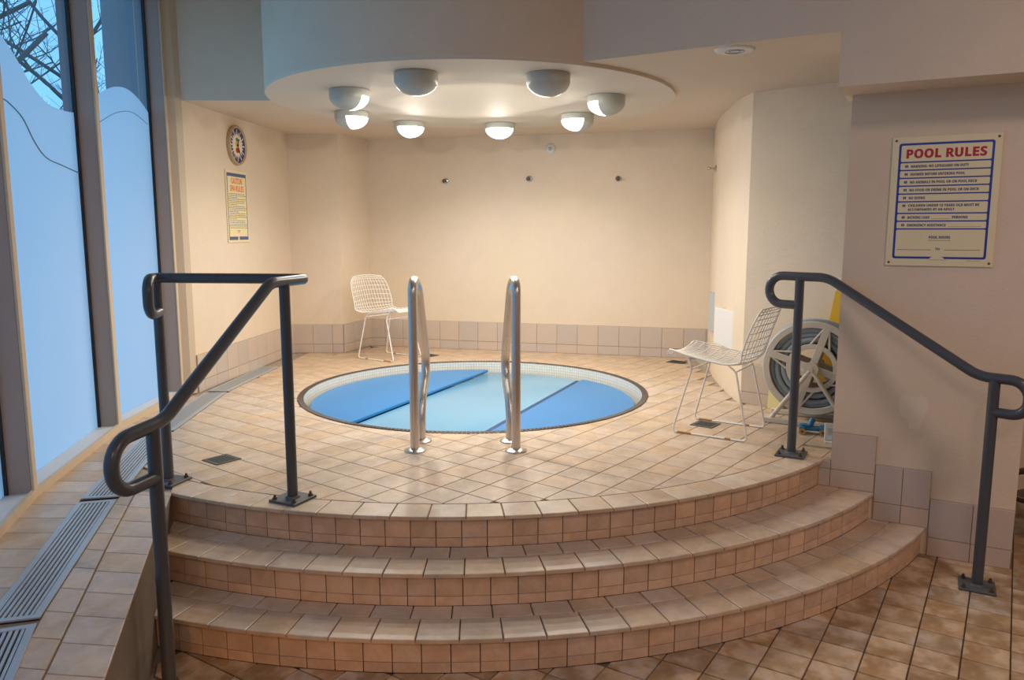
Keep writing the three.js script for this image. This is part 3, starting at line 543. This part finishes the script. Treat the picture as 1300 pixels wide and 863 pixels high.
{
  const A = [-1.029, -3.505], B = [-1.724, -3.765], K = [-0.975, -3.69], Cc = [-1.257, -2.645];
  const o = thing('handrail', 'dark grey tube handrail with looped ends beside the windows', 'handrail', [A[0], 0, A[1]]);
  const sub = (p) => [p[0] - A[0], p[1], p[2] - A[1], ...p.slice(3)];
  const HY = 1.471, bx = B[0], bz = B[1];
  mesh('rail', pipe([
    [bx + 0.004, HY - 0.165, bz], [bx + 0.015, HY - 0.175, bz + 0.13, 0.08], [bx + 0.015, HY, bz + 0.13, 0.08], [bx - 0.012, HY, bz + 0.0, 0.04], [K[0], HY, K[1], 0.045], [-1.058, HY, -3.40, 0.035],
    [-1.243, 1.027, -2.70, 0.045], [-1.305, 1.012, -2.445, 0.085], [-1.305, 0.835, -2.445, 0.085], [Cc[0], 0.835, Cc[1]]].map(sub), PR, 0.06), M.rail, o);
  mesh('post', pipe([[A[0], PL, A[1]], [A[0], HY - 0.01, A[1]]].map(sub), PR), M.rail, o);
  mesh('post', pipe([[B[0], PL, B[1]], [B[0], HY - 0.01, B[1]]].map(sub), PR), M.rail, o);
  mesh('post', pipe([[Cc[0], 0, Cc[1]], [Cc[0], 1.02, Cc[1]]].map(sub), PR), M.rail, o);
  footPlate(o, 0, PL, 0, -0.45); footPlate(o, B[0] - A[0], PL, B[1] - A[1], -0.3); footPlate(o, Cc[0] - A[0] + 0.03, 0, Cc[1] - A[1], -0.3);
}
// stainless grab rails
for (const [x, z, turn, label] of [[-0.556, -4.32, -0.06, 'polished steel grab rail at the tub edge on the window side'], [0.023, -4.32, 0.16, 'polished steel grab rail at the tub edge on the wire chair side']]) {
  const o = thing('grab_rail', label, 'grab rail', [x, PL, z], turn, 'pair of steel grab rails');
  mesh('tube', pipe([[0, 0, 0], [0, 0.985, 0, 0.11], [0, 0.955, -0.17, 0.1], [0, 0.41, -0.44, 0.12], [0, 0.21, -0.21, 0.1], [0, 0, -0.21]], 0.0265, 0.1, 20), M.steel, o);
  for (const d of [0, -0.21]) mesh('flange', new THREE.LatheGeometry([V2(0.02, 0.02), V2(0.034, 0.02), V2(0.045, 0.013), V2(0.062, 0.008), V2(0.062, 0)], 32).translate(0, 0, d), M.steel, o);
}

// ------------------------------------------------------------------ wire chairs
function wireChair(pos, turn, label) {                                    // local +x is the front of the chair
  const o = thing('wire_chair', label, 'chair', pos, turn, 'white wire chairs');
  const prof = new THREE.CatmullRomCurve3([V3(0.285, 0.482, 0.17), V3(0.255, 0.497, 0.215), V3(0.15, 0.478, 0.245), V3(0.0, 0.452, 0.26), V3(-0.13, 0.442, 0.262), V3(-0.215, 0.478, 0.262), V3(-0.255, 0.56, 0.262), V3(-0.29, 0.67, 0.258), V3(-0.325, 0.765, 0.235), V3(-0.345, 0.81, 0.19)], false, 'centripetal');
  const S = (u, v) => { const p = prof.getPoint(v), b = THREE.MathUtils.smoothstep(v, 0.45, 0.7); return V3(p.x + b * 0.055 * u * u, p.y + (1 - b) * 0.028 * u * u * (v > 0.1 ? 1 : v * 10) - b * 0.012 * u * u, p.z * u); };
  const wires = [], nu = 15, nv = 22;
  for (let i = 1; i < nu; i++) { const u = -1 + 2 * i / nu, pp = []; for (let k = 0; k <= 30; k++) pp.push(S(u, k / 30)); wires.push(sweep(pp, 0.0034, 5, false)); }
  for (let j = 1; j < nv; j++) { const v = j / nv, pp = []; for (let k = 0; k <= 12; k++) pp.push(S(-1 + k / 6, v)); wires.push(sweep(pp, 0.0034, 5, false)); }
  mesh('wire_shell', merge(wires), M.wire, o);
  const rim = []; for (let k = 0; k <= 40; k++) rim.push(S(1, k / 40)); for (let k = 1; k <= 10; k++) rim.push(S(1 - k / 5, 1)); for (let k = 39; k >= 0; k--) rim.push(S(-1, k / 40)); for (let k = 1; k <= 10; k++) rim.push(S(-1 + k / 5, 0));
  mesh('rim', sweep(rim, 0.005, 7, false), M.wire, o);
  for (const s of [-1, 1]) {
    const leg = mesh('sled_leg', pipe([[0.16, 0.478, s * 0.165], [0.13, 0.405, s * 0.175, 0.02], [0.235, 0.0065, s * 0.2, 0.03], [-0.235, 0.0065, s * 0.2, 0.03], [-0.145, 0.415, s * 0.175, 0.02], [-0.09, 0.452, s * 0.165]], 0.0062, 0.03, 10), M.wire, o);
    for (const [x0, x1] of [[0.2, 0.11], [-0.1, -0.135]]) mesh('rust_patch', sweep([V3(x0, 0.0068, s * 0.2), V3((x0 + x1) / 2, 0.0072, s * 0.2), V3(x1, 0.0068, s * 0.2)], 0.0066, 9), M.rust, leg);
  }
  mesh('cross_bar', pipe([[0.13, 0.405, -0.175], [0.13, 0.405, 0.175]], 0.0055, 0.02, 8), M.wire, o);
  mesh('cross_bar', pipe([[-0.145, 0.415, -0.175], [-0.145, 0.415, 0.175]], 0.0055, 0.02, 8), M.wire, o);
  return o;
}
wireChair([1.31, PL, -4.785], Math.atan2(0.54, -0.84), 'white wire chair standing between the tub and the hose reel');
wireChair([-1.215, PL, -7.62], Math.atan2(-0.56, 0.83), 'white wire chair standing in the corner by the column');

// ------------------------------------------------------------------ hose reel and the things around it
{
  const o = thing('hose_reel', 'cream plastic reel wound with grey-blue pool hose', 'hose reel', [1.975, PL, -5.0], -0.5);
  const cy = 0.375, ring = (r0, r1, d, z) => { const s = new THREE.Shape().absarc(0, 0, r1, 0, Math.PI * 2); s.holes.push(new THREE.Path().absarc(0, 0, r0, 0, Math.PI * 2)); return new THREE.ExtrudeGeometry(s, { depth: d, bevelEnabled: true, bevelSize: 0.003, bevelThickness: 0.003, bevelSegments: 1, curveSegments: 40 }).translate(0, cy, z); };
  const bar = (a, r0, r1, w, d, z) => box(r1 - r0, w, d, (r0 + r1) / 2, 0, 0, 0.003).rotateZ(a).translate(0, cy, z);
  const strut = (a0, a1, z) => pipe([[0.14 * Math.cos(a0), cy + 0.14 * Math.sin(a0), z + 0.008], [0.262 * Math.cos(a1), cy + 0.262 * Math.sin(a1), z + 0.008]], 0.0075, 0.01, 6);
  for (const [nm, z] of [['front_wheel', 0.095], ['back_wheel', -0.105]]) {
    const wheel = mesh(nm, merge([ring(0.265, 0.3, 0.012, z), ring(0.13, 0.155, 0.012, z), cyl(0.035, 0.04, 0.03, 24).rotateX(Math.PI / 2).translate(0, cy, z + 0.008)]), M.cream, o);
    for (let k = 0; k < 4; k++) { const a = 1.27 + k * Math.PI / 2; mesh('spoke', merge([bar(a, 0.03, 0.285, 0.045, 0.016, z + 0.008), strut(a + 0.5, a + 0.07, z), strut(a - 0.5, a - 0.07, z)]), M.cream, wheel); }
  }
  const coils = []; seed = 99;
  for (const [r, n] of [[0.18, 4], [0.216, 4], [0.252, 4], [0.287, 4]]) for (let k = 0; k < n; k++) coils.push(new THREE.TorusGeometry(r + rr(-0.006, 0.008), 0.0205, 8, 48).rotateX(rr(-0.03, 0.03)).rotateY(rr(-0.03, 0.03)).translate(rr(-0.006, 0.006), cy + rr(-0.008, 0.004), -0.068 + 0.045 * k));
  mesh('hose', merge(coils), M.hose, o);
  mesh('drum', merge([new THREE.CylinderGeometry(0.156, 0.156, 0.18, 40, 1, true).rotateX(Math.PI / 2).translate(0, cy, -0.005), new THREE.CylinderGeometry(0.15, 0.15, 0.18, 40, 1, true).rotateX(Math.PI / 2).translate(0, cy, -0.005)]), M.cream, o);
  for (const z of [0.14, -0.14]) {
    mesh('stand', merge([pipe([[0, cy, z], [-0.24, 0.02, z]], 0.014, 0.02, 8), pipe([[0, cy, z], [0.24, 0.02, z]], 0.014, 0.02, 8), box(0.56, 0.035, 0.035, 0, 0.0185, z, 0.006), cyl(0.045, 0.045, 0.02, 24).rotateX(Math.PI / 2).translate(0, cy, z)]), M.cream, o);
  }
  mesh('axle', cyl(0.014, 0.014, 0.32, 14).rotateX(Math.PI / 2).translate(0, cy, 0), M.cream, o);
}
{
  // folded yellow floor sign leaning on the recess wall
  const o = thing('folded_floor_sign', 'yellow folded floor sign with a white top behind the hose reel', 'floor sign', [2.172, PL, -5.104], -0.7);
  const trap = (w0, w1, h) => [[-w0 / 2, 0], [w0 / 2, 0], [w1 / 2, h], [-w1 / 2, h]];
  for (const z of [0, -0.018]) mesh('panel', plate(trap(0.34, 0.075, 0.86), 0.014, 0.003).translate(0, 0, z).rotateX(-0.008), M.yellow, o);
  mesh('handle', box(0.085, 0.085, 0.036, 0, 0.9, -0.009, 0.01), M.white, o);
}
{
  const c = mesh('yellow_card', box(0.11, 0.13, 0.006).rotateX(-0.12), M.paleYellow); c.position.set(1.865, PL + 0.066, -5.375); c.rotation.y = -0.65; tag(c, 'pale yellow card leaning on the wall tiles beside the reel', 'card');
}
{
  const o = thing('pool_vacuum_head', 'blue pool vacuum head with brass wheels under the reel', 'vacuum head', [1.868, PL, -4.70], -0.35);
  mesh('body', merge([box(0.15, 0.022, 0.06, 0, 0.034, 0, 0.006), box(0.035, 0.03, 0.1, -0.06, 0.034, 0, 0.006), box(0.035, 0.03, 0.1, 0.06, 0.034, 0, 0.006), pipe([[-0.02, 0.04, 0], [0.0, 0.085, -0.03]], 0.018, 0.01, 12), box(0.05, 0.014, 0.05, -0.04, 0.052, 0, 0.004)]), M.blue, o);
  for (const [x, z] of [[-0.06, 0.045], [0.06, 0.045], [-0.06, -0.045], [0.06, -0.045]]) { const w = mesh('wheel', cyl(0.021, 0.021, 0.016, 18).rotateX(Math.PI / 2).translate(x, 0.021, z), M.brass, o); mesh('hub', cyl(0.008, 0.008, 0.018, 10).rotateX(Math.PI / 2).translate(x, 0.021, z), M.bolt, w); }
}
{
  const o = thing('pool_fitting', 'small blue plastic fitting tucked against the pillar', 'pool fitting', [2.035, PL, -4.70], 0.2);
  mesh('body', new THREE.LatheGeometry([V2(0, 0.085), V2(0.02, 0.085), V2(0.024, 0.06), V2(0.045, 0.055), V2(0.048, 0.03), V2(0.04, 0)], 24), M.blue, o); mesh('neck', cyl(0.014, 0.016, 0.03, 16, 0, 0.1, 0), M.blue, o);
}
{
  const o = thing('white_packet', 'white packet with a grey printed label beside the pillar', 'packet', [1.915, PL, -4.53], -0.3);
  mesh('body', box(0.075, 0.105, 0.022, 0, 0.051, 0, 0.004).rotateX(-0.35).translate(0, 0.004, 0), M.white, o);
  mesh('foot_flap', box(0.095, 0.004, 0.05, 0.012, 0.002, 0.028), M.white, o);
  mesh('print', merge([-0.018, -0.011, -0.006, 0.002, 0.009, 0.014, 0.02].map((x, k) => box(k % 2 ? 0.002 : 0.0035, 0.042, 0.001, x, 0.05, 0.0115))).rotateX(-0.35).translate(0, 0.004, 0), M.grayPanel, o);
}
{ const w = mesh('wooden_board', box(0.035, 0.2, 0.09, 0, 0.1, 0, 0.003), M.wood); w.position.set(1.992, PL, -4.585); w.rotation.set(0, 0.5, -0.06); tag(w, 'short tan wooden board standing against the pillar edge', 'board'); }
{
  // chair standing beyond the end of the pillar
  const o = thing('lounge_chair', 'dark brown bentwood chair seen past the pillar end', 'chair', [2.99, 0, -4.05], 0.4);
  for (const s of [-1, 1]) mesh('arm_frame', pipe([[-0.2, 0.0, s * 0.2], [-0.21, 0.36, s * 0.2, 0.09], [0.1, 0.36, s * 0.2, 0.09], [0.2, 0, s * 0.2]], 0.018, 0.08, 10), M.darkWood, o);
  mesh('seat', box(0.4, 0.04, 0.4, 0.02, 0.24, 0, 0.015), M.darkWood, o); mesh('backrest', box(0.03, 0.42, 0.4, 0.2, 0.46, 0, 0.012).rotateZ(-0.12), M.darkWood, o);
}

// ------------------------------------------------------------------ small fittings on walls and ceiling
const backA = Math.atan2(-(C4[1] - C3[1]), C4[0] - C3[0]);
for (const [x, y, z, label] of [[-0.691, 2.209, -8.249, 'small chrome wall hook close to the column side of the back wall'], [0.176, 2.218, -8.021, 'small chrome wall hook in the middle of the back wall'], [1.048, 2.204, -7.79, 'small chrome wall hook close to the curved wall']]) {
  const o = thing('wall_hook', label, 'wall hook', [x, y, z], backA, 'chrome wall hooks');
  mesh('plate', new THREE.LatheGeometry([V2(0.0, 0.012), V2(0.02, 0.012), V2(0.028, 0.006), V2(0.03, 0)], 20).rotateX(Math.PI / 2), M.chrome, o);
  mesh('peg', new THREE.LatheGeometry([V2(0.009, 0.01), V2(0.008, 0.04), V2(0.018, 0.046), V2(0.02, 0.056), V2(0.012, 0.062), V2(0, 0.062)], 18).rotateX(Math.PI / 2), M.darkMetal, o);
}
{
  const o = thing('wall_hook', 'chrome wall hook sticking out of the curved wall', 'wall hook', [1.812, 2.243, -7.02], -1.38, 'chrome wall hooks');
  mesh('plate', new THREE.LatheGeometry([V2(0.0, 0.012), V2(0.02, 0.012), V2(0.03, 0.006), V2(0.032, -0.012)], 20).rotateX(Math.PI / 2), M.chrome, o);
  mesh('peg', new THREE.LatheGeometry([V2(0.014, 0.008), V2(0.008, 0.03), V2(0.007, 0.06), V2(0.014, 0.066), V2(0.014, 0.08), V2(0, 0.082)], 18).rotateX(Math.PI / 2), M.chrome, o);
}
{
  const o = thing('wall_detector', 'small round white detector high on the back wall', 'detector', [0.387, 2.509, -7.965], backA);
  mesh('body', new THREE.LatheGeometry([V2(0, 0.026), V2(0.02, 0.026), V2(0.04, 0.02), V2(0.05, 0.008), V2(0.05, -0.004)], 28).rotateX(Math.PI / 2), M.white, o);
  mesh('sensor', new THREE.LatheGeometry([V2(0, 0.034), V2(0.012, 0.033), V2(0.02, 0.026)], 20).rotateX(Math.PI / 2), M.grayPanel, o);
}
{
  const o = thing('ceiling_speaker', 'flat round white disc fitting on the ceiling beside the slanted soffit', 'ceiling fitting', [1.184, CE, -4.30]);
  mesh('plate', new THREE.LatheGeometry([V2(0, -0.011), V2(0.09, -0.011), V2(0.102, -0.007), V2(0.106, 0)], 40), M.white, o);
  mesh('grille', merge([new THREE.TorusGeometry(0.05, 0.003, 6, 32).rotateX(Math.PI / 2).translate(0, -0.0115, 0), new THREE.TorusGeometry(0.03, 0.003, 6, 32).rotateX(Math.PI / 2).translate(0, -0.0115, 0)]), M.grayPanel, o);
}
{
  const g = thing('vent_panel', 'flat grey metal panel set in the curved wall', 'wall panel', [1.7665, 0.995, -6.64], -1.40);
  mesh('cover', box(0.34, 0.34, 0.008, 0, 0, 0.0, 0.003), M.grayPanel, g); mesh('rim', merge([box(0.35, 0.006, 0.012, 0, 0.17, 0), box(0.35, 0.006, 0.012, 0, -0.17, 0)]), M.alu, g);
  const w = thing('wall_box', 'white flat box standing proud of the curved wall', 'wall box', [1.678, 0.945, -6.02], -1.47);
  mesh('body', box(0.42, 0.29, 0.03, 0, 0, 0.008, 0.004), M.white, w); mesh('side_shadow', box(0.41, 0.28, 0.03, 0, 0, -0.006), M.wood, w);  // brown layer behind the white box paints the shadow along its side
}

// ------------------------------------------------------------------ signs and clock
const canvasTexture = (w, h, draw) => { const c = document.createElement('canvas'); c.width = w; c.height = h; draw(c.getContext('2d'), w, h); const t = new THREE.CanvasTexture(c); t.colorSpace = THREE.SRGBColorSpace; return t; };
{
  const W = 900, H = 1216, blue = '#123a9c', cream = '#e9dcb4';
  const tex = canvasTexture(W, H, (g) => {
    g.fillStyle = cream; g.fillRect(0, 0, W, H);
    const rb = (x, y, w, h, r, f) => { g.fillStyle = f; g.beginPath(); g.moveTo(x + r, y); g.lineTo(x + w - r, y); g.quadraticCurveTo(x + w, y, x + w, y + r); g.lineTo(x + w, y + h - r); g.quadraticCurveTo(x + w, y + h, x + w - r, y + h); g.lineTo(x + r, y + h); g.quadraticCurveTo(x, y + h, x, y + h - r); g.lineTo(x, y + r); g.quadraticCurveTo(x, y, x + r, y); g.fill(); };
    rb(58, 58, W - 116, H - 126, 26, blue);
    const fit = (s, x, y, size, w, col, align = 'left') => { g.fillStyle = col; g.font = `bold ${size}px sans-serif`; g.textBaseline = 'middle'; g.textAlign = align; const k = Math.min(1.25, w / g.measureText(s).width); g.save(); g.translate(x, y); g.scale(k, 1); g.fillText(s, 0, 0); g.strokeStyle = col; g.lineWidth = size * 0.045; g.strokeText(s, 0, 0); g.restore(); };
    rb(78, 78, W - 156, 152, 14, cream); fit('POOL RULES', W / 2, 158, 112, 670, '#b5202a', 'center');
    const rows = ['WARNING: NO LIFEGUARD ON DUTY', 'SHOWER BEFORE ENTERING POOL', 'NO ANIMALS IN POOL OR ON POOL DECK', 'NO FOOD OR DRINK IN POOL OR ON DECK', 'NO DIVING', ['CHILDREN UNDER 12 YEARS OLD MUST BE', 'ACCOMPANIED BY AN ADULT'], 'BATHING LOAD', 'EMERGENCY ASSISTANCE'], wid = [480, 455, 555, 575, 140, 590, 190, 330];
    let y = 243;
    rows.forEach((s, i) => {
      const h = i === 5 ? 98 : 62; rb(78, y, W - 156, h, 10, cream);
      g.fillStyle = '#27315f'; g.fillRect(118, y + (i === 5 ? 20 : 20), 26, 22);
      g.fillStyle = cream; g.font = 'bold 17px sans-serif'; g.textAlign = 'center'; g.textBaseline = 'middle'; g.fillText(String(i + 1), 131, y + 31.5);
      if (i === 5) { fit(s[0], 166, y + 30, 30, 590, '#27315f'); fit(s[1], 166, y + 68, 30, 390, '#27315f'); } else fit(s, 166, y + 32, 32, wid[i], '#27315f');
      if (i === 6) { fit('PERSONS', 540, y + 32, 32, 130, '#27315f'); g.fillStyle = '#27315f'; g.fillRect(370, y + 46, 160, 2); }
      if (i === 7) { g.fillStyle = '#27315f'; g.fillRect(515, y + 46, 270, 2); }
      y += h + 12;
    });
    rb(78, y, W - 156, H - 126 + 58 - 20 - y, 14, cream);
    fit('POOL HOURS', W / 2, y + 72, 32, 180, '#27315f', 'center'); g.fillStyle = '#7f86a0'; for (let k = 0; k < 12; k++) g.fillRect(360 + k * 15.5, y + 99, 11, 7);
    g.fillStyle = '#27315f'; g.fillRect(96, y + 190, 290, 4); g.fillRect(498, y + 190, 290, 4); fit('TO', W / 2 - 8, y + 184, 26, 40, '#27315f', 'center');
    g.fillStyle = cream; g.beginPath(); g.ellipse(W / 2 - 10, H - 66, 62, 28, 0, Math.PI, 0); g.fill(); g.fillStyle = '#8b94b5'; for (let k = 0; k < 11; k++) g.fillRect(378 + k * 13, H - 62, 9, 6); for (let k = 0; k < 8; k++) g.fillRect(690 + k * 13, H - 54, 9, 5);
  });
  const ctr = along(PA, 0.442), nrm = pillN;
  const o = thing('pool_rules_sign', 'cream and blue pool rules sign with red heading', 'sign', [ctr[0] + nrm[0] * 0.004, 1.842, ctr[1] + nrm[1] * 0.004], -Math.atan2(U[1], U[0]));
  mesh('board', box(0.478, 0.645, 0.006, 0, 0, 0.0), std(lin(0.72, 0.6, 0.4), 0.4), o);
  mesh('print', new THREE.PlaneGeometry(0.476, 0.643).translate(0, 0, 0.0036), std(lin(0.95, 0.95, 0.95), 0.35, { map: tex }), o);
  for (const [a, b] of [[-1, 1], [1, 1], [1, -1], [-1, -1]]) mesh('screw', new THREE.LatheGeometry([V2(0, 0.004), V2(0.004, 0.003), V2(0.006, 0)], 12).rotateX(Math.PI / 2).translate(a * 0.222, b * 0.305, 0.0036), M.bolt, o);
}
const leftTurn = Math.atan2(-(C1[1] - W0[1]), C1[0] - W0[0]);
const onLeft = (z, off = 0) => { const t = (z - C1[1]) / (W0[1] - C1[1]); return [C1[0] + (W0[0] - C1[0]) * t + off, z]; };
{
  const W = 512, H = 760, ink = '#5f6685';
  const tex = canvasTexture(W, H, (g) => {
    g.fillStyle = '#e6d6aa'; g.fillRect(0, 0, W, H); g.fillStyle = '#4f5a86'; g.fillRect(24, 26, W - 48, H - 52); g.fillStyle = '#ead9a6'; g.fillRect(40, 62, W - 80, H - 124);
    g.fillStyle = '#d8431d'; g.textAlign = 'center'; g.textBaseline = 'middle'; g.font = 'bold 84px sans-serif'; g.fillText('CAUTION', W / 2, 108, 270); g.fillText('SPA RULES', W / 2, 188, 330);
    seed = 5; for (let y = 240, k = 0; y < 610; y += 19, k++) { g.fillStyle = k % 5 === 3 ? '#3f476e' : ink; if (k % 5 === 3) g.fillRect(44, y, W - 88, 5); else { let x = 60; while (x < 60 + (W - 130) * (k % 4 === 2 ? 0.45 : 0.95)) { const w = rr(14, 46); g.fillRect(x, y, w, 7); x += w + 8; } } }
    g.fillStyle = ink; g.fillRect(225, 632, 64, 8); g.fillRect(236, 650, 44, 6); g.fillStyle = '#ead9a6'; g.fillRect(W / 2 - 22, H - 62, 30, 36);
  });
  const [x, z] = onLeft(-6.765);
  const o = thing('notice_sign', 'narrow cream notice with red heading under the clock', 'sign', [x + 0.004, 1.9, z], leftTurn);
  mesh('board', box(0.41, 0.605, 0.006), std(lin(0.74, 0.6, 0.38), 0.4), o); mesh('print', new THREE.PlaneGeometry(0.408, 0.603).translate(0, 0, 0.0036), std(lin(0.95, 0.95, 0.95), 0.4, { map: tex }), o);
}
{
  const tex = canvasTexture(512, 512, (g, W) => {
    const c = W / 2; g.fillStyle = '#2c3478'; g.fillRect(0, 0, W, W); g.fillStyle = '#e9dcc0';
    g.beginPath(); for (let k = 0; k < 48; k++) { const a = k / 48 * 6.283, r = k % 2 ? 150 : 205; g.lineTo(c + r * Math.cos(a), c + r * Math.sin(a)); } g.fill();
    g.fillStyle = '#e9dcc0'; for (let k = 0; k < 12; k++) { g.save(); g.translate(c, c); g.rotate(k * Math.PI / 6); g.fillRect(-11, -236, 22, 46); g.restore(); }
    g.fillStyle = '#3d8078'; g.beginPath(); g.ellipse(c, c - 82, 48, 32, 0, 0, 7); g.fill(); g.fillStyle = '#d0a83a'; g.beginPath(); g.ellipse(c - 4, c - 15, 62, 46, 0, 0, 7); g.fill(); g.fillStyle = '#b8362f'; g.beginPath(); g.ellipse(c, c + 72, 66, 40, 0, 0, 7); g.fill();
  });
  const [x, z] = onLeft(-6.785);
  const o = thing('wall_clock', 'round wall clock with a blue scalloped ring on its face', 'clock', [x, 2.417, z], leftTurn);
  mesh('case', new THREE.LatheGeometry([V2(0.0, 0.02), V2(0.145, 0.02), V2(0.148, 0.034), V2(0.158, 0.036), V2(0.166, 0.026), V2(0.166, 0)], 48).rotateX(Math.PI / 2), std(lin(0.45, 0.33, 0.2), 0.45), o);
  mesh('face', new THREE.CircleGeometry(0.147, 48).translate(0, 0, 0.0215), std(lin(0.9, 0.9, 0.9), 0.5, { map: tex }), o);
  mesh('hour_hand', box(0.008, 0.075, 0.002, 0, 0.03, 0.024).rotateZ(-0.6), M.slot, o); mesh('minute_hand', box(0.006, 0.115, 0.002, 0, 0.045, 0.026).rotateZ(-2.6), M.slot, o); mesh('hub', cyl(0.008, 0.008, 0.008, 14).rotateX(Math.PI / 2).translate(0, 0, 0.026), M.slot, o);
}

renderer.render(scene, camera);
